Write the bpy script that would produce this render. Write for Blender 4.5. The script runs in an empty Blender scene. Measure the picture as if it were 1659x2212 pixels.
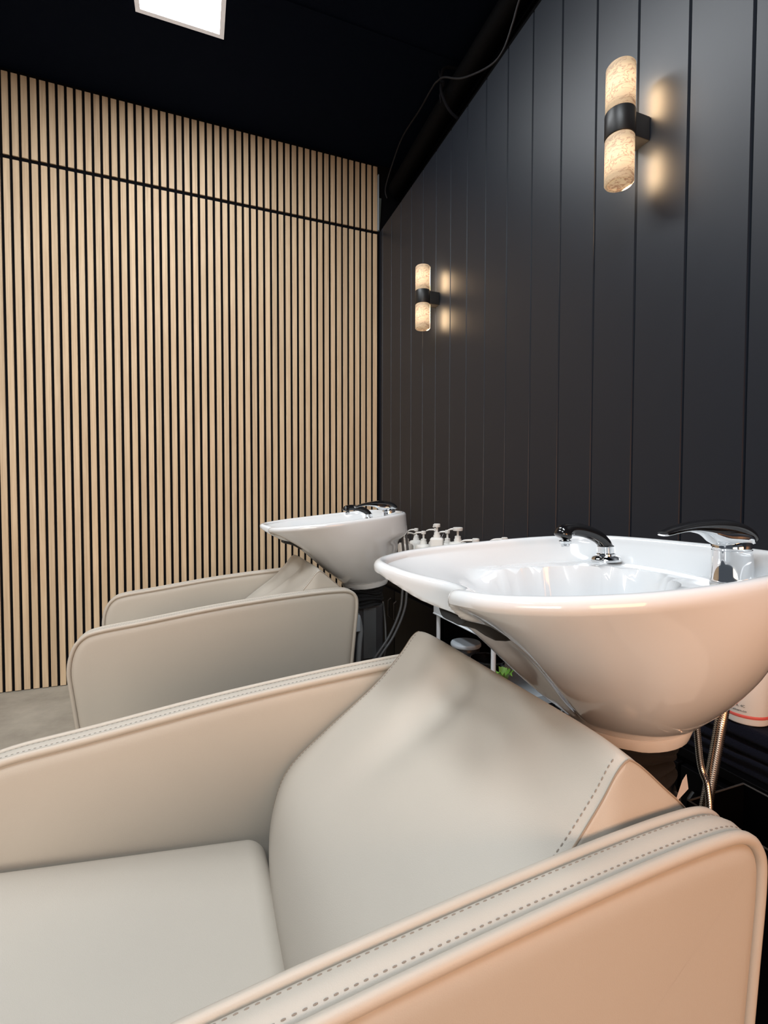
import bpy, bmesh, math, random
from math import sin, cos, pi, radians, atan2, sqrt, hypot
from mathutils import Vector, Matrix

random.seed(7)
scn = bpy.context.scene
COL = scn.collection

# ------------------------------------------------------------------ helpers
def srgb(r, g, b):
    def f(c):
        c /= 255.0
        return c / 12.92 if c <= .04045 else ((c + .055) / 1.055) ** 2.4
    return (f(r), f(g), f(b), 1.0)

def mat(name, color, rough=.5, metal=0.0, spec=.5, coat=0.0, noise=None, bump=None, emit=None, sheen=0.0):
    """Principled material; noise = (scale, amount) colour mottling, bump = (scale, strength)."""
    m = bpy.data.materials.new(name); m.use_nodes = True
    nt = m.node_tree; N = nt.nodes; L = nt.links
    b = N['Principled BSDF']
    b.inputs['Base Color'].default_value = color
    b.inputs['Roughness'].default_value = rough
    b.inputs['Metallic'].default_value = metal
    b.inputs['Specular IOR Level'].default_value = spec
    b.inputs['Coat Weight'].default_value = coat
    b.inputs['Coat Roughness'].default_value = .04
    b.inputs['Sheen Weight'].default_value = sheen
    if emit:
        b.inputs['Emission Color'].default_value = emit[0]
        b.inputs['Emission Strength'].default_value = emit[1]
    tc = N.new('ShaderNodeTexCoord')
    if noise:
        n = N.new('ShaderNodeTexNoise'); n.inputs['Scale'].default_value = noise[0]; n.inputs['Detail'].default_value = 6
        L.new(tc.outputs['Object'], n.inputs['Vector'])
        mx = N.new('ShaderNodeMixRGB'); mx.blend_type = 'MULTIPLY'
        mx.inputs['Color1'].default_value = color
        r = N.new('ShaderNodeMapRange')
        r.inputs['From Min'].default_value = .3; r.inputs['From Max'].default_value = .7
        r.inputs['To Min'].default_value = 1 - noise[1]; r.inputs['To Max'].default_value = 1 + noise[1]
        L.new(n.outputs['Fac'], r.inputs['Value'])
        mx.inputs['Fac'].default_value = 1
        L.new(r.outputs['Result'], mx.inputs['Color2'])
        L.new(mx.outputs['Color'], b.inputs['Base Color'])
    if bump:
        n2 = N.new('ShaderNodeTexNoise'); n2.inputs['Scale'].default_value = bump[0]; n2.inputs['Detail'].default_value = 4
        L.new(tc.outputs['Object'], n2.inputs['Vector'])
        bp = N.new('ShaderNodeBump'); bp.inputs['Strength'].default_value = bump[1]; bp.inputs['Distance'].default_value = .002
        L.new(n2.outputs['Fac'], bp.inputs['Height'])
        L.new(bp.outputs['Normal'], b.inputs['Normal'])
    return m

def props(o, label=None, cat=None, group=None, kind=None):
    if label: o['label'] = label
    if cat: o['category'] = cat
    if group: o['group'] = group
    if kind: o['kind'] = kind
    return o

def empty(name, loc, label, cat, group=None):
    o = bpy.data.objects.new(name, None); COL.objects.link(o)
    o.location = loc; o.empty_display_size = .05
    return props(o, label, cat, group)

def mesh(name, vf, m, parent=None, angle=40, loc=None, roty=None, kind=None):
    verts, faces = vf[0], vf[1]
    me = bpy.data.meshes.new(name)
    me.from_pydata([tuple(v) for v in verts], [], [tuple(f) for f in faces])
    bm = bmesh.new(); bm.from_mesh(me)
    bmesh.ops.recalc_face_normals(bm, faces=bm.faces[:])
    bm.to_mesh(me); bm.free()
    if len(vf) > 2 and vf[2]:                       # uv per vertex
        uvl = me.uv_layers.new(name='UVMap')
        for lp in me.loops:
            uvl.data[lp.index].uv = vf[2][lp.vertex_index]
    me.shade_smooth()
    me.set_sharp_from_angle(angle=radians(angle))
    me.materials.append(m)
    o = bpy.data.objects.new(name, me); COL.objects.link(o)
    if parent: o.parent = parent
    if loc: o.location = loc
    if roty is not None: o.rotation_euler = (0, roty, 0)
    if kind: o['kind'] = kind
    return o

def join(*parts):
    V, F = [], []
    for p in parts:
        b = len(V); V += list(p[0]); F += [tuple(i + b for i in f) for f in p[1]]
    return V, F

def xf(vf, M):
    return [M @ Vector(v) for v in vf[0]], vf[1]

def box(x0, x1, y0, y1, z0, z1):
    v = [(x, y, z) for x in (x0, x1) for y in (y0, y1) for z in (z0, z1)]
    f = [(0, 1, 3, 2), (4, 6, 7, 5), (0, 4, 5, 1), (2, 3, 7, 6), (0, 2, 6, 4), (1, 5, 7, 3)]
    return v, f

def rbox(x0, x1, y0, y1, z0, z1, r, n=4, seg=4, fn=None):
    """box with rounded edges; n flat divisions, seg divisions round an edge; fn displaces points."""
    c = Vector(((x0 + x1) / 2, (y0 + y1) / 2, (z0 + z1) / 2))
    h = Vector(((x1 - x0) / 2, (y1 - y0) / 2, (z1 - z0) / 2))
    def coords(hh):
        a = [-hh + r * (1 - cos(k / seg * pi / 4) / cos(0)) * 0 for k in range(0)]
        out = []
        for k in range(seg):
            out.append(-hh + r - r * math.tan(pi / 4 * (1 - k / seg)))
        for k in range(n + 1):
            out.append(-hh + r + (2 * hh - 2 * r) * k / n)
        for k in range(1, seg + 1):
            out.append(hh - r + r * math.tan(pi / 4 * k / seg))
        return out
    V, F, idx = [], [], {}
    def vert(p):
        key = tuple(round(a, 6) for a in p)
        if key in idx: return idx[key]
        q = Vector([max(-h[i] + r, min(h[i] - r, p[i])) for i in range(3)])
        d = Vector(p) - q
        w = q + d.normalized() * r if d.length > 1e-9 else Vector(p)
        w = w + c
        if fn: w = Vector(fn(w))
        idx[key] = len(V); V.append(w); return idx[key]
    for ax in range(3):
        a, b = [(1, 2), (0, 2), (0, 1)][ax]
        ca, cb = coords(h[a]), coords(h[b])
        for s in (-1, 1):
            for i in range(len(ca) - 1):
                for j in range(len(cb) - 1):
                    q = []
                    for (u, v) in ((i, j), (i + 1, j), (i + 1, j + 1), (i, j + 1)):
                        p = [0, 0, 0]; p[ax] = s * h[ax]; p[a] = ca[u]; p[b] = cb[v]
                        q.append(vert(p))
                    if len(set(q)) == 4: F.append(q)
    return V, F

def smooth_path(pts, n=8, closed=False):
    """Catmull-Rom through pts (any dimension tuple)."""
    out = []; m = len(pts)
    rng = range(m if closed else m - 1)
    for i in rng:
        if closed:
            p0, p1, p2, p3 = [pts[(i + k) % m] for k in (-1, 0, 1, 2)]
        else:
            p0, p1, p2, p3 = pts[max(i - 1, 0)], pts[i], pts[i + 1], pts[min(i + 2, m - 1)]
        for k in range(n):
            t = k / n
            out.append(tuple(.5 * (2 * b + (c - a) * t + (2 * a - 5 * b + 4 * c - d) * t * t + (3 * b - a - 3 * c + d) * t ** 3)
                             for a, b, c, d in zip(p0, p1, p2, p3)))
    if not closed: out.append(tuple(pts[-1]))
    return out

def tube(path, r, seg=10, closed=False, flat=1.0, cap=True):
    """tube along path; r number or list; flat squashes the local up radius. uv runs (round, along)."""
    P = [Vector(p) for p in path]; n = len(P)
    R = r if isinstance(r, (list, tuple)) else [r] * n
    V, F, UV = [], [], []
    up = Vector((0, 0, 1)); prev = None; L = 0
    for i, p in enumerate(P):
        if closed: t = P[(i + 1) % n] - P[i - 1]
        else: t = P[min(i + 1, n - 1)] - P[max(i - 1, 0)]
        t.normalize()
        if prev is None:
            a = up if abs(t.z) < .9 else Vector((1, 0, 0))
            u = t.cross(a).normalized()
        else:
            u = (prev - t * prev.dot(t)).normalized()
        prev = u; w = u.cross(t)
        if i: L += (p - P[i - 1]).length
        for k in range(seg):
            a = 2 * pi * k / seg
            V.append(p + u * cos(a) * R[i] + w * sin(a) * R[i] * flat); UV.append((k / seg, L))
    for i in range(n if closed else n - 1):
        for k in range(seg):
            j = (i + 1) % n
            F.append((i * seg + k, i * seg + (k + 1) % seg, j * seg + (k + 1) % seg, j * seg + k))
    if cap and not closed:
        F.append(tuple(range(seg))); F.append(tuple(range((n - 1) * seg, n * seg)))
    return V, F, UV

def lathe(prof, seg=32, c=(0, 0, 0), ax=(1, 1)):
    """prof list of (r,z); r==0 ends become poles."""
    V, F, rings = [], [], []
    for (r, z) in prof:
        if r < 1e-6:
            rings.append([len(V)]); V.append((c[0], c[1], c[2] + z))
        else:
            rings.append(list(range(len(V), len(V) + seg)))
            for k in range(seg):
                a = 2 * pi * k / seg
                V.append((c[0] + r * cos(a) * ax[0], c[1] + r * sin(a) * ax[1], c[2] + z))
    for A, B in zip(rings, rings[1:]):
        for k in range(seg):
            if len(A) == 1 and len(B) > 1: F.append((A[0], B[k], B[(k + 1) % seg]))
            elif len(B) == 1 and len(A) > 1: F.append((A[k], A[(k + 1) % seg], B[0]))
            elif len(A) > 1: F.append((A[k], A[(k + 1) % seg], B[(k + 1) % seg], B[k]))
    return V, F

def copy_tree(o, parent=None):
    c = o.copy(); COL.objects.link(c); c.parent = parent
    for ch in list(o.children): copy_tree(ch, c)
    return c

def sstep(a, b, x):
    t = max(0., min(1., (x - a) / (b - a))); return t * t * (3 - 2 * t)

# ------------------------------------------------------------------ materials
M_LEATHER = mat('taupe_leatherette', (.465, .425, .370, 1), .5, spec=.4, noise=(3.0, .03), bump=(900, .12))
M_PIPING = mat('taupe_piping', (.47, .42, .36, 1), .45, spec=.4, bump=(900, .1))
M_THREAD = mat('grey_thread', (.26, .225, .19, 1), .8)
M_SEAM = mat('seam_shadow', (.30, .23, .17, 1), .9)
M_PORC = mat('white_porcelain', (.73, .745, .76, 1), .09, spec=.5, coat=.5)
M_CHROME = mat('chrome', (.78, .79, .80, 1), .06, metal=1)
M_BLKGLOSS = mat('glossy_black_plastic', (.006, .006, .007, 1), .1, spec=.6)
M_RUBBER = mat('black_rubber', (.012, .011, .010, 1), .6, spec=.3)
M_BLKCLOTH = mat('black_cloth', (.006, .006, .007, 1), .9, bump=(60, .6))
M_NAVY = mat('navy_towelling', (.0035, .0045, .010, 1), .95, spec=.1, bump=(350, .8), sheen=.03)
M_BLACK = mat('matt_black', (.005, .005, .006, 1), .45)
M_CABINET = mat('black_laminate', (.0011, .0011, .0016, 1), .5, spec=.06)
M_EDGE = mat('grey_edge_highlight', (.05, .05, .05, 1), .4)  # lighter grey paints the highlights along the crate edges
M_WHITEPL = mat('white_plastic', (.80, .79, .76, 1), .3)
M_SHADEDPL = mat('shaded_white_plastic', (.55, .50, .45, 1), .35)  # white plastic with shade put into the colour, for the shadowed bottles
M_WHITEMET = mat('white_powder_coat', (.72, .76, .80, 1), .35)
M_GREYLID = mat('grey_plastic_lid', (.42, .46, .50, 1), .4)
M_GREY = mat('grey_plastic', (.07, .075, .08, 1), .35)
M_DRAIN = mat('mid_grey_pipe', (.22, .23, .24, 1), .35)
M_DKGREY = mat('dark_grey_plastic', (.03, .03, .033, 1), .3)
M_PAPER = mat('white_paper', (.85, .86, .9, 1), .7)
M_LABELRED = mat('red_ink', (.75, .13, .11, 1), .5)
M_INK = mat('black_ink', (.03, .03, .03, 1), .6)
M_LEAF = mat('green_leaf', (.16, .36, .05, 1), .5, noise=(30, .3))
M_FELT = mat('black_felt', (.0035, .0035, .0045, 1), .95, spec=.1)
M_CEIL = mat('blue_black_ceiling_paint', (.0026, .0056, .0140, 1), .85, spec=.06, bump=(220, .25))
M_RECESS = mat('black_recess_paint', (.0015, .0015, .002, 1), .9, spec=.1)
M_PIPE = mat('black_pipe_lagging', (.0010, .0011, .0018, 1), .7, spec=.12, bump=(90, .5))
M_STRAP = mat('black_webbing', (.006, .006, .009, 1), .8, spec=.2)
M_CABLE = mat('dark_cable_sheath', (.018, .018, .022, 1), .6)
M_BOARD = mat('bare_plasterboard_edge', (.36, .43, .50, 1), .9)
M_BOARD2 = mat('grey_green_board', (.09, .12, .115, 1), .9)
M_FRAME = mat('white_frame_added_glow', (.80, .79, .80, 1), .5, emit=((1, .97, .98, 1), .28))  # faint emission added to brighten the frame, which is no lamp itself
M_LENS = mat('lit_diffuser', (1, 1, 1, 1), .6, emit=((.93, .97, 1.0, 1), 22.0))
M_BLKMETAL = mat('satin_black_metal', (.012, .011, .011, 1), .42)

def wood_material():
    m = bpy.data.materials.new('pale_oak_veneer'); m.use_nodes = True
    nt = m.node_tree; N = nt.nodes; L = nt.links; b = N['Principled BSDF']
    b.inputs['Roughness'].default_value = .55; b.inputs['Specular IOR Level'].default_value = .3
    tc = N.new('ShaderNodeTexCoord')
    mp = N.new('ShaderNodeMapping'); mp.inputs['Scale'].default_value = (140, 140, 5)
    L.new(tc.outputs['Object'], mp.inputs['Vector'])
    n1 = N.new('ShaderNodeTexNoise'); n1.inputs['Scale'].default_value = 1; n1.inputs['Detail'].default_value = 5
    L.new(mp.outputs['Vector'], n1.inputs['Vector'])
    mp2 = N.new('ShaderNodeMapping'); mp2.inputs['Scale'].default_value = (25, 1, .6)
    L.new(tc.outputs['Object'], mp2.inputs['Vector'])
    n2 = N.new('ShaderNodeTexNoise'); n2.inputs['Scale'].default_value = 1; n2.inputs['Detail'].default_value = 2
    L.new(mp2.outputs['Vector'], n2.inputs['Vector'])
    r1 = N.new('ShaderNodeValToRGB')
    r1.color_ramp.elements[0].position = .3; r1.color_ramp.elements[0].color = (.59, .42, .265, 1)
    r1.color_ramp.elements[1].position = .7; r1.color_ramp.elements[1].color = (.73, .555, .37, 1)
    L.new(n1.outputs['Fac'], r1.inputs['Fac'])
    r2 = N.new('ShaderNodeMapRange')
    r2.inputs['From Min'].default_value = .3; r2.inputs['From Max'].default_value = .7
    r2.inputs['To Min'].default_value = .88; r2.inputs['To Max'].default_value = 1.1
    L.new(n2.outputs['Fac'], r2.inputs['Value'])
    mx = N.new('ShaderNodeMixRGB'); mx.blend_type = 'MULTIPLY'; mx.inputs['Fac'].default_value = 1
    L.new(r1.outputs['Color'], mx.inputs['Color1']); L.new(r2.outputs['Result'], mx.inputs['Color2'])
    L.new(mx.outputs['Color'], b.inputs['Base Color'])
    return m
M_WOOD = wood_material()

def floor_material():
    m = mat('grey_concrete_vinyl', (.33, .305, .265, 1), .55, spec=.3)
    nt = m.node_tree; N = nt.nodes; L = nt.links; b = N['Principled BSDF']
    tc = [n for n in N if n.type == 'TEX_COORD'][0]
    n = N.new('ShaderNodeTexNoise'); n.inputs['Scale'].default_value = 5; n.inputs['Detail'].default_value = 9; n.inputs['Roughness'].default_value = .65
    L.new(tc.outputs['Object'], n.inputs['Vector'])
    r = N.new('ShaderNodeValToRGB')
    r.color_ramp.elements[0].position = .32; r.color_ramp.elements[0].color = (.32, .285, .235, 1)
    r.color_ramp.elements[1].position = .68; r.color_ramp.elements[1].color = (.48, .435, .365, 1)
    L.new(n.outputs['Fac'], r.inputs['Fac']); L.new(r.outputs['Color'], b.inputs['Base Color'])
    return m
M_FLOOR = floor_material()

M_WALL = mat('blue_black_satin_paint', (.0118, .0150, .0225, 1), .40, spec=.42)

def alabaster_material(name='lit_alabaster', wall_gain=60.0, level=.56):
    """veined translucent stone lit from inside: brighter round the bulb at half height."""
    m = bpy.data.materials.new(name); m.use_nodes = True
    nt = m.node_tree; N = nt.nodes; L = nt.links; b = N['Principled BSDF']
    b.inputs['Roughness'].default_value = .65
    b.inputs['Base Color'].default_value = (.40, .30, .2, 1)
    tc = N.new('ShaderNodeTexCoord')
    mp = N.new('ShaderNodeMapping'); mp.inputs['Scale'].default_value = (14, 14, 34)
    mp.inputs['Rotation'].default_value = (.25, .3, 0)
    L.new(tc.outputs['Object'], mp.inputs['Vector'])
    n = N.new('ShaderNodeTexNoise'); n.inputs['Scale'].default_value = 2.1; n.inputs['Detail'].default_value = 5
    n.inputs['Distortion'].default_value = 1.6
    L.new(mp.outputs['Vector'], n.inputs['Vector'])
    ab = N.new('ShaderNodeMath'); ab.operation = 'SUBTRACT'; ab.inputs[1].default_value = .5
    L.new(n.outputs['Fac'], ab.inputs[0])
    ab2 = N.new('ShaderNodeMath'); ab2.operation = 'ABSOLUTE'; L.new(ab.outputs[0], ab2.inputs[0])
    vein = N.new('ShaderNodeMapRange'); vein.inputs['From Min'].default_value = .0; vein.inputs['From Max'].default_value = .045
    vein.inputs['To Min'].default_value = .40; vein.inputs['To Max'].default_value = 1.0
    L.new(ab2.outputs[0], vein.inputs['Value'])
    # height falloff: object origin is at the middle of each tube
    sep = N.new('ShaderNodeSeparateXYZ'); L.new(tc.outputs['Object'], sep.inputs[0])
    sq = N.new('ShaderNodeMath'); sq.operation = 'MULTIPLY'; L.new(sep.outputs['Z'], sq.inputs[0]); L.new(sep.outputs['Z'], sq.inputs[1])
    hf = N.new('ShaderNodeMapRange'); hf.inputs['From Min'].default_value = 0; hf.inputs['From Max'].default_value = .0022
    hf.inputs['To Min'].default_value = 1.75; hf.inputs['To Max'].default_value = .58
    L.new(sq.outputs[0], hf.inputs['Value'])
    # emission boost added on the side by the wall, for a stronger wall glow
    wx = N.new('ShaderNodeMapRange'); wx.inputs['From Min'].default_value = .027; wx.inputs['From Max'].default_value = .036
    wx.inputs['To Min'].default_value = 1.0; wx.inputs['To Max'].default_value = wall_gain
    L.new(sep.outputs['X'], wx.inputs['Value'])
    mu = N.new('ShaderNodeMath'); mu.operation = 'MULTIPLY'; L.new(vein.outputs[0], mu.inputs[0]); L.new(hf.outputs[0], mu.inputs[1])
    mu3 = N.new('ShaderNodeMath'); mu3.operation = 'MULTIPLY'; L.new(mu.outputs[0], mu3.inputs[0]); L.new(wx.outputs[0], mu3.inputs[1])
    mu2 = N.new('ShaderNodeMath'); mu2.operation = 'MULTIPLY'; mu2.inputs[1].default_value = level; L.new(mu3.outputs[0], mu2.inputs[0])
    mu2.name = 'strength'
    ramp = N.new('ShaderNodeValToRGB')
    ramp.color_ramp.elements[0].position = .5; ramp.color_ramp.elements[0].color = (1.0, .50, .28, 1)
    ramp.color_ramp.elements[1].position = 1.0; ramp.color_ramp.elements[1].color = (1.0, .72, .42, 1)
    L.new(vein.outputs[0], ramp.inputs['Fac'])
    L.new(ramp.outputs['Color'], b.inputs['Emission Color'])
    L.new(mu2.outputs[0], b.inputs['Emission Strength'])
    return m
M_ALAB = alabaster_material()
M_ALAB_END = alabaster_material('lit_alabaster_end', 1.0, .75)

def braid_material():
    m = mat('braided_steel', (.7, .68, .66, 1), .3, metal=1)
    nt = m.node_tree; N = nt.nodes; L = nt.links; b = N['Principled BSDF']
    uv = N.new('ShaderNodeUVMap'); uv.uv_map = 'UVMap'
    mp = N.new('ShaderNodeMapping'); mp.inputs['Scale'].default_value = (14, 620, 1)
    L.new(uv.outputs['UV'], mp.inputs['Vector'])
    ck = N.new('ShaderNodeTexChecker'); ck.inputs['Scale'].default_value = 1
    ck.inputs['Color1'].default_value = (.85, .78, .70, 1); ck.inputs['Color2'].default_value = (.13, .12, .13, 1)
    L.new(mp.outputs['Vector'], ck.inputs['Vector'])
    L.new(ck.outputs['Color'], b.inputs['Base Color'])
    return m
M_BRAID = braid_material()

# ------------------------------------------------------------------ camera (solved from the wall lines)
YAW, PIT, ROL, HC, FPX = .36655, -.03258, -.00177, 1.0114, 1058.775
fw = Vector((sin(YAW) * cos(PIT), cos(YAW) * cos(PIT), sin(PIT)))
rt = Vector((cos(YAW), -sin(YAW), 0)); dn = fw.cross(rt)
r2 = rt * cos(ROL) + dn * sin(ROL); d2 = -rt * sin(ROL) + dn * cos(ROL)
cam_d = bpy.data.cameras.new('camera'); cam = bpy.data.objects.new('camera', cam_d); COL.objects.link(cam)
Mx = Matrix.Identity(4)
for i in range(3):
    Mx[i][0] = r2[i]; Mx[i][1] = -d2[i]; Mx[i][2] = -fw[i]
Mx[0][3], Mx[1][3], Mx[2][3] = 0, 0, HC
cam.matrix_world = Mx
cam_d.sensor_fit = 'HORIZONTAL'; cam_d.sensor_width = 36; cam_d.lens = 36 * FPX / 1659
cam_d.clip_start = .02
scn.camera = cam

# ------------------------------------------------------------------ room shell
D, W, ZC, ZT = 3.0116, 1.1234, 3.137, 2.71
XL, YB = -2.6, -2.6
def struct(name, vf, m, angle=30):
    o = mesh(name, vf, m, angle=angle); o['kind'] = 'structure'; return o

struct('floor', box(XL, 1.6, YB, D + .1, -.05, 0), M_FLOOR)
struct('ceiling', box(XL, 1.6, YB, D + .1, ZC, ZC + .05), M_CEIL)
struct('wall_back', box(XL, 1.6, D + .010, D + .1, 0, ZC), M_FELT)
# panelled wall: boards with V-grooves between them, stops below the ceiling
def boards():
    q, y0, g, dp = .14891, .72436, .0042, .007
    pts = []                                   # (y, x) outline seen from above
    k0 = -22; k1 = 15
    for k in range(k0, k1 + 1):
        y = y0 + q * k
        pts += [(y - g, W), (y - .0008, W + dp), (y + .0008, W + dp), (y + g, W)]
    pts = [(YB, W)] + [p for p in pts if YB < p[0] < D + .008] + [(D + .0095, W)]
    V, F = [], []
    for (y, x) in pts: V += [(x, y, 0), (x, y, ZT)]
    n = len(pts)
    for i in range(n - 1): F.append((2 * i, 2 * i + 1, 2 * i + 3, 2 * i + 2))
    b = len(V)
    for (y, x) in pts: V += [(W + .03, y, 0), (W + .03, y, ZT)]
    for i in range(n - 1):
        F.append((b + 2 * i, b + 2 * i + 1, b + 2 * i + 3, b + 2 * i + 2))
        F.append((2 * i + 1, 2 * i + 3, b + 2 * i + 3, b + 2 * i + 1))
    return V, F
struct('wall_right', boards(), M_WALL, angle=20)
struct('wall_upper_right', box(1.46, 1.5, YB, D + .01, ZT - .05, ZC), M_RECESS)
struct('wall_upper_ledge', box(W + .031, 1.46, YB, D + .01, ZT - .06, ZT - .03), M_RECESS)
struct('trim_1', box(XL + .05, 1.3, 2.175, 2.225, ZC - .007, ZC), M_CEIL)
struct('trim_2', box(1.1085, 1.1135, D - .012, D + .008, 2.715, 3.065), M_BOARD)
struct('trim_3', ([(1.114, D, 2.715), (1.1225, D, 2.715), (1.134, D, 2.925), (1.114, D, 2.925),
                   (1.114, D + .009, 2.715), (1.1225, D + .009, 2.715), (1.134, D + .009, 2.925), (1.114, D + .009, 2.925)],
                  [(0, 1, 2, 3), (4, 5, 6, 7), (0, 1, 5, 4), (1, 2, 6, 5), (2, 3, 7, 6), (3, 0, 4, 7)]), M_BOARD2)

# slatted acoustic panels on the end wall
X0, PER, SW = -.88074, .04, .027
def slats(z0, z1):
    parts = []
    for i in range(-42, 50):
        x = X0 + PER * i
        e = .0012
        parts.append(([(x, D + .009, z0), (x, D + e, z0), (x + e, D, z0), (x + SW - e, D, z0), (x + SW, D + e, z0), (x + SW, D + .009, z0),
                       (x, D + .009, z1), (x, D + e, z1), (x + e, D, z1), (x + SW - e, D, z1), (x + SW, D + e, z1), (x + SW, D + .009, z1)],
                      [(0, 1, 7, 6), (1, 2, 8, 7), (2, 3, 9, 8), (3, 4, 10, 9), (4, 5, 11, 10), (0, 1, 2, 3, 4, 5), (6, 7, 8, 9, 10, 11)]))
    return join(*parts)
for z0, z1, lab in ((.004, 2.6927, 'tall oak slat wall panel running from the floor up to the black joint'),
                    (2.7133, 3.1167, 'short oak slat wall panel above the black joint, up against the ceiling')):
    t = empty('slat_wall_panel', (0, 0, 0), lab, 'wall panel')
    mesh('slat_facing', slats(z0, z1), M_WOOD, t, angle=20)
    mesh('felt_backing', box(X0 + PER * -42 - .006, 1.108, D + .0085, D + .0098, z0, z1), M_FELT, t)

# ------------------------------------------------------------------ ceiling light panel
t = empty('ceiling_light', (-.041, 1.855, ZC), 'square-edged white ceiling light panel glowing above the slat wall', 'light')
a, b2, hh, fwid = .1835, .60, .012, .020
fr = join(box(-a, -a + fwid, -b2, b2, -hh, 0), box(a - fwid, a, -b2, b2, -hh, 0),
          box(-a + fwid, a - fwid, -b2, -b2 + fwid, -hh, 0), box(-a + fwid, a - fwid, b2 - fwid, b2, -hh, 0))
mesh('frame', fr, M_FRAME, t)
mesh('diffuser', box(-a + fwid, a - fwid, -b2 + fwid, b2 - fwid, -hh + .004, -.002), M_LENS, t)

# ------------------------------------------------------------------ pipes and cable above the panelled wall
def pipe(pts, r, lab, seg=14):
    o = mesh('hanging_pipe', tube(smooth_path(pts, 6), r, seg), M_PIPE)
    return props(o, lab, 'pipe', 'lagged pipes above the panelled wall')
pipe([(1.205, -1.2, 2.99), (1.205, 1.0, 2.99), (1.205, 2.18, 2.985), (1.21, 2.95, 2.96)], .05, 'thick black lagged pipe at the outside of the bundle above the panelled wall')
pipe([(1.30, -1.2, 2.93), (1.30, 1.0, 2.93), (1.30, 2.18, 2.925), (1.29, 2.95, 2.90)], .042, 'thin black lagged pipe at the underside of the bundle above the panelled wall')
pipe([(1.365, -1.2, 3.03), (1.365, 1.0, 3.03), (1.365, 2.18, 3.025), (1.36, 2.95, 3.0)], .055, 'black lagged pipe set deepest in the recess above the panelled wall')
cb = smooth_path([(1.17, 3.004, 2.93), (1.15, 2.98, 2.975), (1.15, 2.859, 3.055), (1.15, 2.701, 3.111), (1.15, 2.472, 3.097), (1.110, 2.235, 3.026), (1.108, 2.17, 3.008), (1.110, 2.11, 2.978),
                  (1.138, 1.993, 2.892), (1.138, 1.778, 2.771), (1.138, 1.678, 2.751), (1.138, 1.615, 2.80), (1.138, 1.573, 2.85), (1.138, 1.45, 2.96), (1.138, 1.2, 3.08), (1.138, .8, 3.12)], 8)
o = mesh('cable', tube(cb, .0042, 8), M_CABLE); props(o, 'thin grey cable sagging from the strap down to the slat wall corner', 'cable')
strap = empty('cable_strap', (1.138, 2.18, 3.01), 'black cloth strap knotted round the pipes above the panelled wall', 'strap')
mesh('band', tube(smooth_path([(-.008, 0, .01), (.004, 0, .07), (.06, 0, .093), (.20, 0, .099), (.290, 0, .085), (.305, 0, .02), (.292, 0, -.10), (.15, 0, -.148), (.05, 0, -.125), (-.004, 0, -.05)], 6, True), .007, 8, True), M_STRAP, strap)
mesh('knot', join(lathe([(0, -.018), (.010, -.011), (.0135, 0), (.010, .011), (0, .018)], 12),
                  tube([(0, 0, .01), (-.012, .01, .045), (-.01, .02, .075)], [.006, .005, .003], 6)[:2],
                  tube([(0, 0, -.01), (-.008, .012, -.05), (0, .02, -.075)], [.006, .005, .003], 6)[:2]), M_STRAP, strap)

# ------------------------------------------------------------------ wall sconces
SX, SZ = 1.043, 1.977
def make_sconce():
    t = empty('wall_sconce', (SX, 1.004, SZ), '', 'wall lamp', 'alabaster wall sconces')
    R = .036
    def shade(z0, z1, cz):
        rr, h = .010, (z1 - z0)
        pr = [(R - .008, z0 + .002 - cz), (R - .003, z0 - cz), (R, z0 + .004 - cz), (R, z1 - .004 - cz), (R - .003, z1 - cz), (R - .008, z1 - .002 - cz),
              (R - .008, z0 + .002 - cz)]
        return lathe(pr, 40)
    z1 = .031
    for s in (1, -1):
        c0, c1 = (z1, z1 + .119) if s > 0 else (-z1 - .119, -z1)
        cz = (c0 + c1) / 2
        o = mesh('stone_shade', shade(c0, c1, cz), M_ALAB, t, loc=(0, 0, cz))
        end = c1 - cz - .003 if s > 0 else c0 - cz + .003
        bulb = mesh('end_disc', lathe([(R - .009, end - .0015), (R - .009, end + .0015), (0, end + .0015)], 32), M_ALAB_END, o)
    mesh('metal_ring', lathe([(R - .01, -.032), (R + .0005, -.032), (R + .0015, -.030), (R + .0015, .030), (R + .0005, .032), (R - .01, .032)], 40), M_BLKMETAL, t)
    mesh('wall_bracket', rbox(R - .006, W - SX - .0005, -.0225, .0225, -.031, .031, .002, 1, 2), M_BLKMETAL, t)
    return t
s1 = make_sconce(); s1['label'] = 'alabaster wall sconce high on the panelled wall above the mixer tap of the large basin'
s2 = copy_tree(s1); s2.location = (SX, 2.195, SZ); s2['label'] = 'alabaster wall sconce beside the corner with the slat wall, above the pump bottles'

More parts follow.
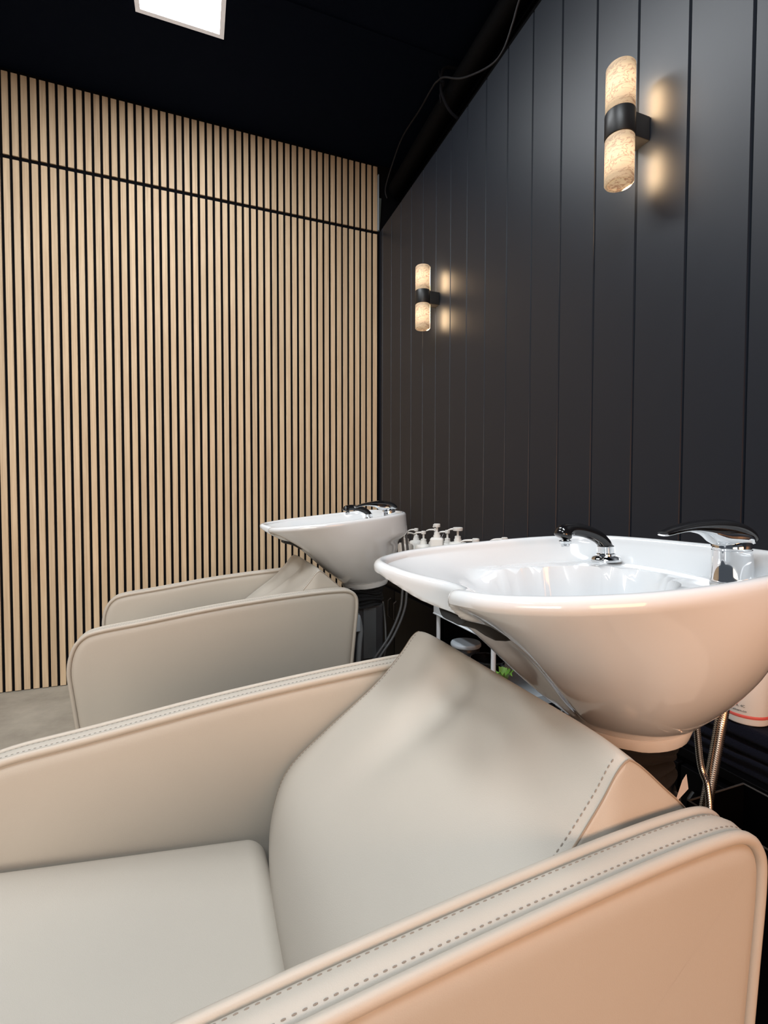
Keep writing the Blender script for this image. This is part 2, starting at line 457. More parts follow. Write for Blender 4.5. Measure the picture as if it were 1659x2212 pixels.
# ------------------------------------------------------------------ backwash chair
YN, YF = .5625, 1.7675
ARM_T = .043
ARM_PTS = [(-.268, .13), (-.292, .30), (-.314, .47), (-.3215, .545), (-.312, .600), (-.289, .634), (-.25, .650), (-.142, .664), (.03, .687), (.18, .702), (.32, .712),
           (.41, .715), (.455, .711), (.478, .693), (.484, .66), (.476, .57), (.455, .36), (.434, .13)]
ARM_PATH = smooth_path(ARM_PTS, 6)
def path_normals(P):
    N = []
    for i in range(len(P)):
        a, b = P[max(i - 1, 0)], P[min(i + 1, len(P) - 1)]
        dx, dz = b[0] - a[0], b[1] - a[1]; l = hypot(dx, dz)
        N.append((-dz / l, dx / l))        # outward (left of travel: up over the top)
    return N
ARM_N = path_normals(ARM_PATH)
def armrest_mesh(y0):
    h = ARM_T / 2
    half = [(.0015, -.034), (.0017, -.026), (.0008, -.0175), (-.0008, -.0140), (-.0032, -.0112), (-.0050, -.0080), (-.0050, -.004), (-.0080, -.0085), (-.0094, -.0030), (-.0125, -.0012)]
    cs = [(-h - a, o) for a, o in half] + [(0, .0008)] + [(h + a, o) for a, o in half[::-1]]
    V, F = [], []; m = len(cs)
    for (x, z), (nx, nz) in zip(ARM_PATH, ARM_N):
        for (dy, off) in cs:
            V.append((x + nx * off, y0 + dy, z + nz * off))
    n = len(ARM_PATH)
    for i in range(n - 1):
        for k in range(m - 1):
            F.append((i * m + k, i * m + k + 1, (i + 1) * m + k + 1, (i + 1) * m + k))
    for k, yy in ((0, -h - .0022), (m - 1, h + .0022)):
        c = len(V); V.append((.09, y0 + yy, .40))
        for i in range(n - 1): F.append((i * m + k, (i + 1) * m + k, c))
        F.append((k, (n - 1) * m + k, c))
    F.append(tuple(range(m)) + ()) ; F.append(tuple((n - 1) * m + k for k in range(m)))
    F.append((0, m - 1, (n - 1) * m + m - 1, (n - 1) * m))
    return V, F
def arc_walk(P, step):
    """points every step along polyline with tangent."""
    out = []; acc = 0
    for a, b in zip(P, P[1:]):
        a, b = Vector(a), Vector(b); L = (b - a).length
        while acc <= L:
            out.append((a + (b - a) * (acc / L), (b - a).normalized())); acc += step
        acc -= L
    return out
def stitches(P, step=.0068, ln=.0032, w=.0007, nrm=None):
    parts = []
    for p, tg in arc_walk(P, step):
        parts.append(tube([p - tg * ln / 2, p, p + tg * ln / 2], [w * .6, w, w * .6], 5)[:2])
    return join(*parts)

BR = .2285                                     # half width of the backrest
# profile of the backrest side (x, z): bottom front, up the reclined front, peak, down the rear
BK = smooth_path([(.118, .40), (.106, .445), (.1085, .505), (.134, .568), (.197, .622), (.284, .6865), (.3315, .7345), (.3545, .765), (.368, .776), (.382, .7685), (.415, .739), (.453, .703),
                  (.480, .655), (.485, .58), (.44, .47), (.34, .405), (.22, .385)], 6, True)
def back_pt(i, y, extra=0.0):
    """point i of the profile loop at width y, with the padding, neck hollow and edge rounding."""
    n = len(BK); x, z = BK[i % n]; f = (i % n) / n; yy = y / BR
    front = sstep(0, .06, f) * (1 - sstep(.40, .47, f))
    bulge = .016 * (1 - min(1, abs(yy)) ** 2.4) * front * (1 - sstep(.22, .40, f))
    hx = math.exp(-(((y - .045) / .040) ** 2)) * math.exp(-(((f - .36) / .10) ** 2)) * .024
    hx -= math.exp(-(((abs(y) - .105) / .05) ** 2)) * math.exp(-(((f - .37) / .08) ** 2)) * .006
    a, b = BK[(i + 1) % n], BK[(i - 1) % n]
    tx, tz = a[0] - b[0], a[1] - b[1]
    l = hypot(tx, tz); nx, nz = -tz / l, tx / l
    o = bulge - hx * front - .004 * abs(yy) ** 10 - .004 * (abs(yy) ** 12) * math.exp(-(((f - .47) / .05) ** 2)) + extra
    return (x + nx * o, y, z + nz * o)
def backrest_mesh():
    ys = [-1 + 2 * k / 40 for k in range(41)]
    V, F = [], []; n = len(BK)
    for yy in ys:
        for i in range(n): V.append(back_pt(i, yy * BR))
    for k in range(len(ys) - 1):
        for i in range(n):
            j = (i + 1) % n
            F.append((k * n + i, k * n + j, (k + 1) * n + j, (k + 1) * n + i))
    # padded side panels
    for k, s in ((0, -1), (len(ys) - 1, 1)):
        b0 = len(V)
        cx = sum(p[0] for p in BK) / n; cz = sum(p[1] for p in BK) / n
        for i, (x, z) in enumerate(BK):
            V.append((cx + (x - cx) * .90, s * (BR + .002), cz + (z - cz) * .90))
        for i in range(n):
            j = (i + 1) % n
            F.append((k * n + i, k * n + j, b0 + j, b0 + i))
        F.append(tuple(range(b0, b0 + n)))
    return V, F
def back_line(i0, i1, off, y):
    return [back_pt(i, y, off) for i in range(i0, i1)]

def make_chair():
    t = empty('shampoo_chair', (0, YN, 0), '', 'chair', 'backwash chairs')
    yc = .2375 + ARM_T / 2
    for s in (-1, 1):
        arm = mesh('armrest', armrest_mesh(s * yc), M_LEATHER, t, angle=50)
        for e in (-1, 1):
            P = [(x + nx * -.0045, s * yc + e * (ARM_T / 2 - .0035), z + nz * -.0045) for (x, z), (nx, nz) in zip(ARM_PATH, ARM_N)]
            mesh('piping', tube(P, .0055, 10), M_PIPING, arm)
        for e in (-1, 1):
            P = [(x - nx * .0012, s * yc + e * .0085, z - nz * .0010) for (x, z), (nx, nz) in zip(ARM_PATH, ARM_N)]
            mesh('stitching', stitches(P), M_THREAD, arm)
    def seatfn(p):
        yy = p.y / .235
        crown = .012 * (1 - min(1, abs(yy)) ** 3) if p.z > .40 else 0
        return (p.x, p.y, p.z - .112 * (p.x + .255) + crown)
    seat = mesh('seat', rbox(-.30, .098, -.236, .236, .34, .507, .03, 14, 6, seatfn), M_LEATHER, t, angle=60)
    back = mesh('backrest', backrest_mesh(), M_LEATHER, t, angle=60)
    n = len(BK)
    for s in (-1, 1):
        mesh('side_seam', tube(back_line(12, 76, -.0003, s * (BR + .0001)), .0010, 6), M_SEAM, back)
        mesh('stitching', stitches(back_line(14, 45, .0001, s * (BR - .0085)), .0062, .0034, .0008), M_THREAD, back)
    mesh('base_frame', rbox(-.22, .40, -.2370, .2370, .12, .335, .01, 2, 2), M_BLACK, t)
    for sx in (-.18, .36):
        for sy in (-.20, .20):
            mesh('foot', lathe([(0, 0), (.022, 0), (.024, .01), (.018, .03), (.018, .12), (0, .12)], 16, (sx, sy, 0)), M_BLACK, t)
    return t
ch1 = make_chair(); ch1['label'] = 'taupe leatherette backwash chair with its whole seat and stitched armrest showing, under the large basin'
ch2 = copy_tree(ch1); ch2.location = (0, YF, 0); ch2['label'] = 'taupe leatherette backwash chair standing beside the oak slat wall'

# ------------------------------------------------------------------ wash basin
RIM_H = [(.062, 0, -.022), (.055, .032, -.020), (.034, .061, -.0145), (.009, .087, -.005), (-.002, .108, -.0005), (.001, .136, .001), (.017, .165, .001), (.047, .192, .001), (.088, .215, .001),
         (.15, .234, .0005), (.235, .2425, 0), (.32, .240, 0), (.39, .227, 0), (.445, .200, 0), (.480, .156, 0), (.495, .09, 0)]
RIM_C = [(x, y, z) for x, y, z in RIM_H] + [(.499, 0, 0)] + [(x, -y, z) for x, y, z in RIM_H[:0:-1]]
RIM = smooth_path(RIM_C, 5, True)
NR = len(RIM)
FC, FR, FZ = .352, .088, -.252                 # foot centre, radius, height
def rim_normals():
    out = []
    for i in range(NR):
        a, b = RIM[i - 1], RIM[(i + 1) % NR]
        dx, dy = b[0] - a[0], b[1] - a[1]; l = hypot(dx, dy) or 1
        out.append((-dy / l, dx / l))
    # orient outward
    s = sum((RIM[i][0] - .28) * out[i][0] + RIM[i][1] * out[i][1] for i in range(NR))
    return out if s > 0 else [(-a, -b) for a, b in out]
RN = rim_normals()
LIPW = .020
def outer_pt(i, t, off=0.0):
    x, y, z = RIM[i]
    th = atan2(y, x - .24)
    fx, fy = FC + FR * cos(th), FR * sin(th)
    c = cos(th)
    back = sstep(.35, .9, c)
    frontw = sstep(.2, .98, -c)
    p_side, p_front = 1.9, 1.12
    p = p_side * (1 - frontw) + p_front * frontw
    nw = math.exp(-((y / .082) ** 4)) if x < .1 else 0.
    tl = (.004 + .026 * nw) / .25
    u = max(0., (t - tl) / (1 - tl))
    nu = 1 - sstep(.10, .30, x)
    g = 1 - u ** p - .24 * nu * 4 * u * (1 - u) ** 2.1 - .08 * nw * sstep(0, .10, u) * (1 - u)
    gb = 1 - .45 * sstep(.25, .42, t) - .55 * sstep(.40, 1.0, t) ** 1.3
    g = g * (1 - back) + gb * back
    zl = z - LIPW * .5
    q = Vector((fx + (x - fx) * g, fy + (y - fy) * g, zl + (FZ - zl) * t))
    if off:
        n = Vector((RN[i][0], RN[i][1], -.55)).normalized(); q += n * off
    return q
def bowl_mesh():
    V, F, rows = [], [], []
    # outer wall from foot up
    T = [1, .97, .93, .88, .82, .76, .70, .64, .58, .52, .46, .42, .38, .34, .30, .26, .23, .20, .18, .16, .145, .13, .12, .105, .09, .07, .05, .035, .018, 0]
    for t in T: rows.append([outer_pt(i, t) for i in range(NR)])
    r = LIPW / 2
    for ph in (22, 45, 67, 90, 113, 135, 158, 180):
        a = radians(ph); row = []
        for i in range(NR):
            x, y, z = RIM[i]; o = -r + r * cos(a)
            row.append(Vector((x + RN[i][0] * o, y + RN[i][1] * o, z - r + r * sin(a))))
        rows.append(row)
    cx = .262
    inner0 = rows[-1]
    S = [.985, .965, .945, .925, .905, .88, .85, .81, .77, .72, .66, .60, .53, .45, .36, .26, .15, .06]
    for s in S:
        row = []
        for i in range(NR):
            q = inner0[i]
            x, y = cx + (q.x - cx) * s, q.y * s
            fr_ = sstep(-.2, .75, -(q.x - cx) / hypot(q.x - cx, q.y))
            zb = -.14 * (1 - s ** (3.2 * (1 - fr_) + 1.15 * fr_))
            xe = .392 - .115 * min(1.6, (abs(y) / .12) ** 2)
            k = sstep(xe - .022, xe + .016, x)
            zd = max(zb, -.0365)
            z = q.z * s ** 3 + zb * (1 - k) + zd * k
            row.append(Vector((x, y, z)))
        rows.append(row)
    for row in rows:
        V += row
    for a in range(len(rows) - 1):
        for i in range(NR):
            j = (i + 1) % NR
            F.append((a * NR + i, a * NR + j, (a + 1) * NR + j, (a + 1) * NR + i))
    F.append(tuple((len(rows) - 1) * NR + i for i in range(NR)))
    F.append(tuple(range(NR)))
    return V, F
def pad_mesh():
    """black neck pad hugging the front below the notch."""
    idx = sorted([i for i in range(NR) if RIM[i][0] < .075 and abs(RIM[i][1]) < .042], key=lambda i: RIM[i][1])
    T = [.128, .14, .17, .20, .24, .28, .31, .325]
    V, F = [], []; m = len(idx)
    lay = []
    for o in (.0, .010):
        for t in T:
            for k, i in enumerate(idx):
                w = 1 - abs(2 * k / (m - 1) - 1) ** 6
                e = min(1, (t - T[0]) / .012, (T[-1] - t) / .03) if o else 1
                tt = .128 + (t - .128) * (.6 + .4 * w)
                V.append(outer_pt(i, tt, (-.002 if o == 0 else -.002 + .016 * max(0, min(1, e)) * (.35 + .65 * w))))
    n = len(T)
    for L in range(2):
        b = L * n * m
        for a in range(n - 1):
            for k in range(m - 1):
                F.append((b + a * m + k, b + a * m + k + 1, b + (a + 1) * m + k + 1, b + (a + 1) * m + k))
    B = n * m
    for a in range(n - 1):
        F.append((a * m, (a + 1) * m, B + (a + 1) * m, B + a * m))
        F.append((a * m + m - 1, (a + 1) * m + m - 1, B + (a + 1) * m + m - 1, B + a * m + m - 1))
    for k in range(m - 1):
        F.append((k, k + 1, B + k + 1, B + k)); F.append(((n - 1) * m + k, (n - 1) * m + k + 1, B + (n - 1) * m + k + 1, B + (n - 1) * m + k))
    return V, F

def lever_loft(pts, dz=0, ky=1.0, kz=1.0, seg=16):
    """pts: (x,y,z,halfwidth,halfheight)"""
    V, F = [], []
    P = smooth_path(pts, 5); n = len(P)
    for i, (x, y, z, w, h) in enumerate(P):
        a, b = P[max(i - 1, 0)], P[min(i + 1, n - 1)]
        tx, tz = b[0] - a[0], b[2] - a[2]; l = hypot(tx, tz); ux, uz = -tz / l, tx / l
        if uz < 0: ux, uz = -ux, -uz
        for k in range(seg):
            an = 2 * pi * k / seg
            cy, sz = cos(an), sin(an)
            V.append((x + ux * (sz * h * kz) , y + cy * w * ky, z + dz + uz * (sz * h * kz)))
    for i in range(n - 1):
        for k in range(seg):
            F.append((i * seg + k, i * seg + (k + 1) % seg, (i + 1) * seg + (k + 1) % seg, (i + 1) * seg + k))
    F.append(tuple(range(seg))); F.append(tuple(range((n - 1) * seg, n * seg)))
    return V, F

def make_basin(cx, cy, cz, tilt, label, near):
    t = empty('wash_basin', (cx, cy, 0), label, 'basin', 'backwash basins')
    kw = dict(loc=(0, 0, cz), roty=-tilt)
    bowl = mesh('bowl', bowl_mesh(), M_PORC, t, angle=50, **kw)
    pad = mesh('neck_pad', pad_mesh(), M_RUBBER, bowl, angle=50)
    collar = mesh('collar', lathe([(FR - .012, FZ + .004), (FR + .001, FZ + .002), (FR + .002, FZ - .004), (FR - .003, FZ - .018), (FR - .010, FZ - .022), (.03, FZ - .022)], 40, (FC, 0, 0)), M_PORC, t, **kw)
    # single lever mixer on the near side of the deck
    def at(v): # basin-local to thing-local
        return (v[0] * cos(tilt) - v[2] * sin(tilt), v[1], cz + v[0] * sin(tilt) + v[2] * cos(tilt))
    mx = mesh('mixer_tap', lathe([(0, -.003), (.0265, -.003), (.0265, 0), (.0255, .002), (.0240, .030), (.0236, .040), (.0225, .0405), (.0225, .0425), (.0240, .043), (.0240, .047), (.021, .052), (0, .054)], 36), M_CHROME, t,
              loc=at((.433, -.110, -.0365)), roty=-tilt)
    mesh('tap_head', lever_loft([(.022, 0, .050, .0185, .006), (.010, 0, .055, .0235, .011), (-.008, 0, .058, .0225, .013), (-.026, 0, .060, .018, .012), (-.044, 0, .066, .013, .007), (-.06, 0, .070, .011, .004), (-.09, 0, .0735, .0105, .0022), (-.127, 0, .0700, .0085, .0015)]), M_CHROME, mx)
    mesh('lever', lever_loft([(.0265, 0, .047, .012, .004), (.0225, 0, .054, .021, .009), (.006, 0, .0655, .0235, .0105), (-.018, 0, .0735, .0215, .0095), (-.045, 0, .0775, .018, .0070), (-.075, 0, .0785, .0145, .005), (-.105, 0, .0765, .0115, .0035), (-.128, 0, .0725, .008, .002)]), M_BLKGLOSS, mx)
    sp = mesh('spray_head', tube(smooth_path([(0, 0, .022), (-.004, 0, .030), (-.018, 0, .042), (-.040, 0, .052), (-.062, 0, .0580), (-.080, 0, .0590), (-.091, 0, .0550), (-.0955, 0, .047)], 6),
              [.0112 + .004 * sstep(28, 38, k) - .0035 * sstep(39, 42.5, k) + .001 * (1 - sstep(0, 8, k)) for k in range(43)], 18), M_BLKGLOSS, t, loc=at((.430, .108, -.0365)), roty=-tilt)
    mesh('escutcheon', lathe([(0, -.002), (.0255, -.002), (.0265, .002), (.0235, .006), (.017, .008), (.0165, .011), (.0145, .0125), (.0145, .024), (.012, .026), (0, .026)], 32), M_CHROME, sp)
    noz = []
    for dx, dy in ((0, 0), (.006, 0), (-.006, 0), (0, .006), (0, -.006)):
        noz.append(lathe([(0, .0), (.0022, 0), (.0022, .012), (0, .012)], 8, (-.0895 + dx, dy, .0315)))
    mesh('nozzle', join(lathe([(0, .0365), (.0095, .0365), (.0105, .041), (0, .046)], 20, (-.0895, 0, 0)), *noz), M_CHROME, sp)
    # pedestal under the bowl
    bx = FC + (.0 if near else .016)
    bz = cz + FZ - .02 + (FC * sin(tilt))
    wr = []
    k = 0
    H = .085 if near else .065
    prof = []
    for k in range(18):
        f = k / 17
        prof.append((.0735 + .0045 * sin(k * 1.9) + .003 * sin(k * .8), bz - .002 - H * f))
    prof = [(.02, bz - .002)] + prof + [(.02, bz - .002 - H)]
    V, F = lathe(prof, 40, (bx, 0, 0))
    V = [(x, y, z + .006 * sin(3 * atan2(y, x - bx) + z * 60)) for x, y, z in V]
    mesh('sleeve', (V, F), M_BLKCLOTH, t, angle=80)
    pt = bz - H + .004
    ped = mesh('pedestal', rbox(bx - .050, bx + .062, -.064, .064, 0, pt, .012, 3, 3), M_DKGREY, t)
    mesh('side_plate', rbox(bx - .020, bx + .030, -.068, -.062, pt - .20, pt - .012, .002, 1, 2), M_GREY, ped)
    mesh('drain_pipe', tube(smooth_path([(bx - .052, -.045, pt - .003), (bx - .040, -.055, pt - .03), (bx - .030, -.062, pt - .09), (bx - .036, -.066, pt - .15), (bx - .040, -.066, pt - .26), (bx - .036, -.074, .02)], 6), .0095, 12), M_DRAIN, t)
    mesh('pipe_clamp', rbox(bx - .070, bx - .034, -.074, -.05, pt - .095, pt - .035, .003, 1, 2), M_GREYLID, t)
    if near: mesh('paper_tag', ([(bx + .020, -.0800, pt + .002), (bx + .066, -.066, pt + .006), (bx + .050, -.0745, pt + .036), (bx + .036, -.079, pt + .032)], [(0, 1, 2, 3)]), M_PAPER, t)
    # supply hoses from the mixer down the back
    top = at((.49, -.06, -.10))
    if near:
        mesh('braided_hose', tube(smooth_path([top, (.545, -.030, .70), (.532, -.032, .64), (.512, -.033, .56), (.488, -.034, .47), (.46, -.03, .35), (.45, 0, .22)], 10), .0088, 16), M_BRAID, t)
        mesh('braided_hose', tube(smooth_path([at((.47, -.02, -.16)), (.492, -.028, .60), (.488, -.045, .56), (.478, -.055, .50), (.47, -.04, .35), (.46, 0, .22)], 8), .0050, 12), M_BRAID, t)
    else:
        for dx, dz in ((0, 0), (.018, .01)):
            mesh('supply_hose', tube(smooth_path([at((.50 + dx, -.05, -.09)), (.515 + dx, -.06, .74), (.505 + dx, -.065, .66), (.49 + dx, -.075, .58), (.44 + dx, -.09, .49), (.38 + dx, -.10, .42), (.33 + dx, -.1, .34), (.35, -.06, .03)], 8), .0048, 10), M_GREY, t)
        mesh('supply_hose', tube(smooth_path([(bx + .07, -.03, pt), (bx + .075, -.045, pt - .1), (bx + .06, -.07, pt - .2), (bx, -.075, pt - .3), (bx, -.07, .05)], 6), .004, 8), M_GREY, t)
    return t
make_basin(.25, YN, .913, radians(3.0), 'large white porcelain wash basin with the red-banded bottle behind it', True)
make_basin(.225, YF, .9055, radians(6.0), 'white porcelain wash basin tilted up in front of the slat wall corner', False)

# ------------------------------------------------------------------ things along the panelled wall
# black cabinets
def cabinet(x0, x1, y0, y1, h, label):
    t = empty('storage_cabinet', ((x0 + x1) / 2, (y0 + y1) / 2, 0), label, 'cabinet', 'black cabinets along the panelled wall')
    a, b = (x1 - x0) / 2, (y1 - y0) / 2
    mesh('carcass', rbox(-a, a, -b, b, 0.02, h - .02, .003, 1, 2), M_CABINET, t)
    mesh('top_board', rbox(-a - .006, a, -b - .006, b + .006, h - .02, h, .002, 1, 2), M_CABINET, t)
    mesh('plinth', box(-a + .03, a - .01, -b + .02, b - .02, 0, .021), M_BLACK, t)
    for s in (-1, 1):
        d = mesh('door', rbox(-a - .018, -a - .001, min(s * .003, s * (b - .003)), max(s * .003, s * (b - .003)), .03, h - .03, .002, 1, 2), M_CABINET, t)
        mesh('handle', tube([(-a - .022, s * .035, h - .16), (-a - .034, s * .035, h - .15), (-a - .034, s * .035, h - .08), (-a - .022, s * .035, h - .07)], .004, 8), M_BLKMETAL, d)
    return t
cabinet(.875, 1.118, 1.640, 2.55, .60, 'low black cabinet under the pump bottles by the slat wall')
cabinet(.945, 1.118, .36, 1.06, .49, 'low black cabinet holding folded towels behind the large basin')

# open black crate standing beside the cabinet
cr = empty('storage_crate', (.80, .515, 0), 'open black crate with painted edge highlights standing behind the stitched armrest', 'crate')
ang = radians(0)
def crate_panel(pts, th=.004):
    return pts
mesh('body', join(box(-.03, -.026, -.13, .06, .12, .497), box(.108, .112, -.13, .06, .12, .497), box(-.03, .112, .056, .06, .12, .497), box(-.03, .112, -.13, -.126, .12, .497), box(-.03, .112, -.13, .06, .0, .12)), M_CABINET, cr)
mesh('rim_highlight', join(tube([(-.028, .058, .498), (.110, .058, .498)], .0016, 6)[:2], tube([(-.028, .058, .498), (-.028, -.128, .498)], .0016, 6)[:2], tube([(.110, .058, .498), (.110, -.128, .498)], .0016, 6)[:2], tube([(-.028, .058, .498), (-.028, .058, .2)], .0012, 6)[:2]), M_EDGE, cr)

# folded towels on the near cabinet
def towel(z0, z1, x0, x1, y0, y1, label, sd):
    rnd = random.Random(sd); ph = [rnd.uniform(0, 6) for _ in range(4)]
    def f(p):
        w = .0015 * sin(p.x * 40 + ph[0]) * sin(p.y * 28 + ph[1]) + .001 * sin(p.y * 70 + ph[2])
        return (p.x + .004 * sin(p.z * 150 + ph[3]), p.y, p.z + w * ((p.z - z0) / (z1 - z0)))
    o = mesh('folded_towel', rbox(x0, x1, y0, y1, z0, z1, .010, 14, 4, f), M_NAVY, angle=80)
    return props(o, label, 'towel', 'folded towels behind the large basin')
towel(.490, .522, .955, 1.112, .42, .82, 'folded navy towel lying directly on the low black cabinet, bottom of the pile', 1)
towel(.526, .550, .96, 1.110, .43, .80, 'folded navy towel in the middle of the pile behind the large basin', 2)
towel(.554, .576, .958, 1.108, .44, .79, 'folded navy towel on top of the pile, under the red-banded white bottle', 3)

# labelled white bottle on the towels
bt = empty('product_bottle', (1.0, .628, .5775), 'white bottle with a red band and small black print standing on navy towels', 'bottle')
BRD = .038
mesh('body', lathe([(0, 0), (BRD - .004, 0), (BRD - .001, .002), (BRD, .006), (BRD, .150), (BRD - .003, .160), (.020, .176), (.014, .180), (.014, .186), (0, .186)], 40), M_WHITEPL, bt)
mesh('cap', lathe([(0, .186), (.016, .186), (.0165, .188), (.0165, .212), (.015, .214), (0, .214)], 28), M_WHITEPL, bt)
mesh('red_band', lathe([(BRD + .0002, .014), (BRD + .0005, .0145), (BRD + .0005, .0195), (BRD + .0002, .020)], 40), M_LABELRED, bt)
def wrapped_text(s, size, a0, z, m, parent):
    cu = bpy.data.curves.new('print', 'FONT'); cu.body = s; cu.size = size
    ob = bpy.data.objects.new('tmp_print', cu); COL.objects.link(ob)
    bpy.context.view_layer.update()
    dg = bpy.context.evaluated_depsgraph_get()
    me = bpy.data.meshes.new_from_object(ob.evaluated_get(dg))
    bpy.data.objects.remove(ob)
    V, F = [], []
    for v in me.vertices:
        a = a0 + v.co.x / BRD; r = BRD + .0006
        V.append((r * cos(a), r * sin(a), z + v.co.y))
    F = [tuple(p.vertices) for p in me.polygons]
    bpy.data.meshes.remove(me)
    return mesh('label_print', (V, F), m, parent)
# the camera sees the bottle from -X / -Y; the print starts behind the basin edge
aview = atan2(-.628, -1.0)
wrapped_text('PT BA. 4C', .0062, aview - .75, .0345, M_INK, bt)
wrapped_text('www.alnam.co', .0062, aview - .95, .0255, M_INK, bt)

# white utility trolley between the stations
tr = empty('utility_trolley', (.965, 1.425, 0), 'white metal trolley between the two basins, against the panelled wall', 'trolley')
TX, TY = .145, .195
def tray(z, h=.03):
    fr_ = .0035
    return join(box(-TX, TX, -TY, TY, z, z + .003), box(-TX, -TX + fr_, -TY, TY, z, z + h), box(TX - fr_, TX, -TY, TY, z, z + h),
                box(-TX + fr_, TX - fr_, -TY, -TY + fr_, z, z + h), box(-TX + fr_, TX - fr_, TY - fr_, TY, z, z + h),
                tube([(-TX, -TY, z), (-TX, TY, z)], .003, 8)[:2])
for z in (.578, .36, .12): mesh('tray', tray(z), M_WHITEMET, tr)
for sx in (-1, 1):
    for sy in (-1, 1):
        mesh('post', tube([(sx * (TX - .012), sy * (TY - .016), .035), (sx * (TX - .012), sy * (TY - .016), .578)], .0075, 14), M_WHITEMET, tr)
        mesh('caster', join(lathe([(0, -.009), (.016, -.009), (.018, -.006), (.018, .006), (.016, .009), (0, .009)], 16)), M_BLACK, tr).matrix_local = Matrix.Translation((sx * (TX - .012), sy * (TY - .016), .018)) @ Matrix.Rotation(pi / 2, 4, 'X')

# jar and black bowl on the middle tray
jr = empty('storage_jar', (.872, 1.475, .364), 'dark jar with a flat grey lid on the middle tray of the white trolley', 'jar')
mesh('body', lathe([(0, 0), (.044, 0), (.047, .004), (.047, .123), (.045, .127), (0, .127)], 36), M_DKGREY, jr)
mesh('lid', lathe([(0, .127), (.050, .127), (.0525, .130), (.0525, .137), (.050, .141), (0, .142)], 40), M_GREYLID, jr)
bw = empty('tint_bowl', (.885, 1.360, .364), 'glossy round black bowl beside the grey-lidded jar on the trolley', 'bowl')
mesh('body', lathe([(0, 0), (.028, 0), (.032, .006), (.050, .05), (.056, .10), (.057, .115), (.054, .117), (.047, .06), (.028, .014), (0, .012)], 36), M_BLKGLOSS, bw)
mesh('rim', tube([(.0555 * cos(2 * pi * k / 36), .0555 * sin(2 * pi * k / 36), .117) for k in range(36)], .003, 8, True), M_BLKGLOSS, bw)
# small white pot with a green plant
pp = empty('potted_plant', (.882, 1.268, .364), 'small green-leaved plant in a white pot on the middle tray of the trolley', 'plant')
mesh('pot', lathe([(0, 0), (.024, 0), (.026, .003), (.031, .055), (.032, .060), (.029, .060), (.027, .05), (0, .05)], 28), M_WHITEPL, pp)
lv = []
rnd = random.Random(4)
for k in range(9):
    a = 2 * pi * k / 9 + rnd.uniform(-.2, .2); L = rnd.uniform(.03, .045); w = .008
    pts = [(0.004 * cos(a), .004 * sin(a), .05), (L * .4 * cos(a), L * .4 * sin(a), .095), (L * .75 * cos(a), L * .75 * sin(a), .112), (L * cos(a), L * sin(a), .105)]
    ws = [.002, w, w * .8, .0006]
    V, F = [], []
    for p, ww in zip(pts, ws):
        V += [(p[0] - sin(a) * ww, p[1] + cos(a) * ww, p[2]), (p[0], p[1], p[2] - ww * .35), (p[0] + sin(a) * ww, p[1] - cos(a) * ww, p[2])]
    for i in range(3):
        for j in range(2): F.append((3 * i + j, 3 * i + j + 1, 3 * i + 3 + j + 1, 3 * i + 3 + j))
    lv.append((V, F))
mesh('foliage', join(*lv), M_LEAF, pp, angle=80)

# pump bottles
def pump_bottle(x, y, z, ztop, rot, label, r=.033, m=None, square=False, head=1.0, tag=False, nozzle=.034):
    m = m or M_WHITEPL
    t = empty('pump_bottle', (x, y, z), label, 'bottle', 'pump bottles along the panelled wall')
    t.rotation_euler = (0, 0, rot)
    H = ztop - z
    hb = H - .056                                   # shoulder height
    if square:
        mesh('body', rbox(-r, r, -r, r, 0, hb, .009, 2, 4), m, t)
    else:
        mesh('body', lathe([(0, 0), (r - .003, 0), (r, .004), (r, hb - .012), (r - .006, hb - .003), (.016, hb), (0, hb)], 28), m, t)
    c = mesh('collar', lathe([(0, hb), (.0145, hb), (.0145, hb + .010), (.0118, hb + .0105), (.0118, hb + .021), (.006, hb + .023), (0, hb + .023)], 24), m, t)
    mesh('pump', join(lathe([(0, hb + .02), (.0042, hb + .02), (.0042, H - .012), (0, H - .012)], 14),
                      lathe([(0, H - .014), (.0095 * head, H - .014), (.0105 * head, H - .010), (.0105 * head, H - .002), (.008 * head, H), (0, H)], 20),
                      lever_loft([(0, 0, H - .008, .006, .0045), (.015, 0, H - .0075, .0052, .0042), (nozzle * .85, 0, H - .009, .0042, .0036), (nozzle + .006, 0, H - .014, .003, .003)], seg=10)), m, t)
    if tag:
        d = .020
        mesh('neck_tag', ([(-.018, -d, hb - .002), (-.026, 0, hb + .016), (-.018, d, hb - .002), (-.034, 0, hb - .022),
                           (-.0172, -d, hb - .002), (-.0252, 0, hb + .016), (-.0172, d, hb - .002), (-.0332, 0, hb - .022)],
                          [(0, 1, 2, 3), (4, 5, 6, 7), (0, 1, 5, 4), (1, 2, 6, 5), (2, 3, 7, 6), (3, 0, 4, 7)]), M_PAPER, t)
    return t
LFT = radians(140)                                # spout towards the slat wall side
pump_bottle(.955, 2.205, .601, .840, radians(150), 'shade-darkened white pump bottle half hidden behind the tilted basin, first from the slat wall', m=M_SHADEDPL)
pump_bottle(.900, 2.058, .601, .850, radians(-40), 'shade-darkened white pump bottle beside the tilted basin with its spout turned away from the slat wall', m=M_SHADEDPL)
pump_bottle(.975, 2.112, .601, .859, LFT, 'tall white pump bottle behind the shade-darkened ones, close to the tilted basin', r=.034)
pump_bottle(.902, 1.880, .601, .864, LFT, 'white pump bottle between the shade-darkened pair and the bottle with the diamond tag', r=.036)
pump_bottle(.910, 1.772, .601, .900, radians(150), 'tall square white pump bottle with a diamond-shaped paper tag', r=.027, square=True, tag=True, head=1.3, nozzle=.01)
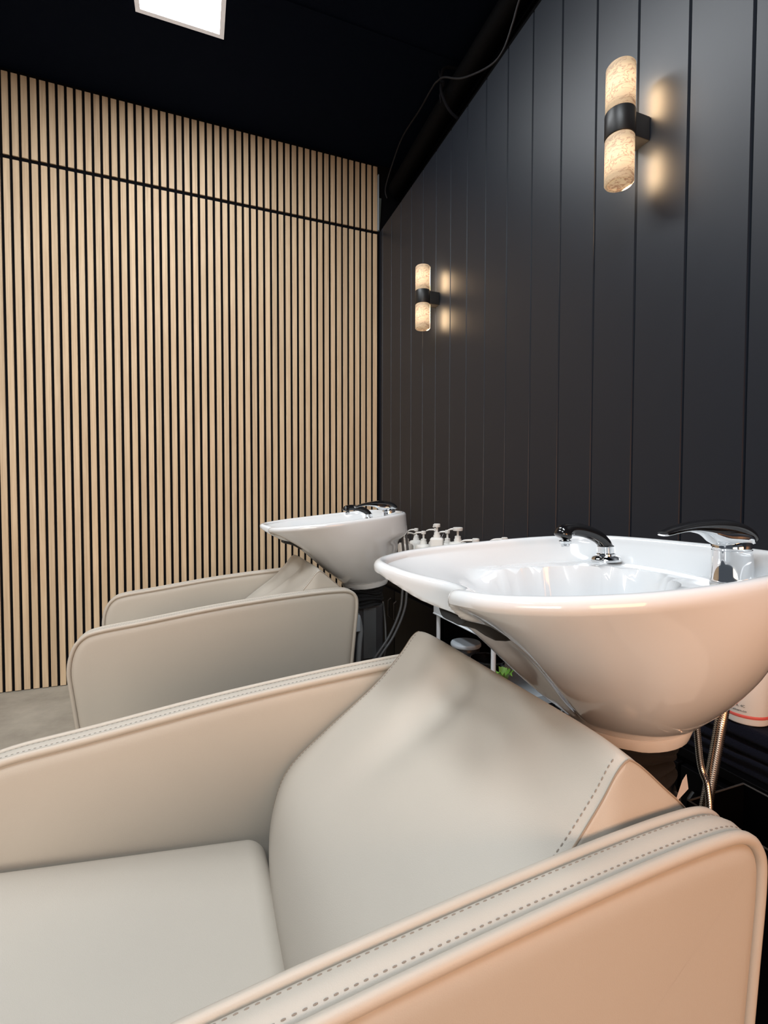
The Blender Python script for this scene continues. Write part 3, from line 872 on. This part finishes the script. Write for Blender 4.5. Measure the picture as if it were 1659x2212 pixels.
pump_bottle(1.030, 2.015, .601, .864, LFT, 'white pump bottle standing behind the bottle with the diamond tag', r=.034, nozzle=.04)
pump_bottle(.985, 1.822, .601, .869, LFT, 'short white pump bottle between the diamond-tagged bottle and the large-headed one', r=.030)
pump_bottle(.955, 1.682, .601, .890, LFT, 'white pump bottle with a large round pump head, beside the trolley', r=.038, head=1.9)
pump_bottle(.900, 1.461, .582, .866, LFT, 'white pump bottle on the trolley with only its long spout showing over the large basin', r=.032, nozzle=.046, head=1.2)
pump_bottle(.950, 1.364, .582, .876, LFT, 'white pump bottle on the trolley, only its spout tip showing above the large basin', r=.032, nozzle=.04)

# ------------------------------------------------------------------ lights
def area(name, loc, target, sx, sy, power, color):
    d = bpy.data.lights.new(name, 'AREA'); d.shape = 'RECTANGLE'; d.size = sx; d.size_y = sy; d.energy = power; d.color = color
    o = bpy.data.objects.new(name, d); COL.objects.link(o); o.location = loc
    v = Vector(target) - Vector(loc)
    o.rotation_euler = v.to_track_quat('-Z', 'Y').to_euler()
    return o
area('ceiling_panel_light', (-.04, -.10, 3.11), (-.04, -.10, 0), .36, 1.2, 38, (.90, .96, 1.0))
area('ceiling_panel_light', (-1.35, 1.2, 3.11), (-1.35, 1.2, 0), .36, 1.2, 32, (.93, .97, 1.0))
area('ceiling_panel_light', (-1.35, -.9, 3.11), (-1.35, -.9, 0), .36, 1.2, 26, (.93, .97, 1.0))
fill = area('salon_fill_light', (-1.5, -2.0, 1.25), (-.25, 2.9, .75), 1.6, 1.0, 12, (1.0, .88, .74))
fill.data.spread = radians(75)
area('warm_room_light', (.55, -.95, 1.02), (.30, .9, .55), .6, .6, 12.5, (1.0, .43, .17))

w = bpy.data.worlds.new('world'); scn.world = w; w.use_nodes = True
w.node_tree.nodes['Background'].inputs['Color'].default_value = (.75, .85, 1.0, 1)
w.node_tree.nodes['Background'].inputs['Strength'].default_value = .10

scn.view_settings.view_transform = 'Standard'
scn.view_settings.look = 'None'
scn.view_settings.exposure = 0
scn.view_settings.gamma = 1
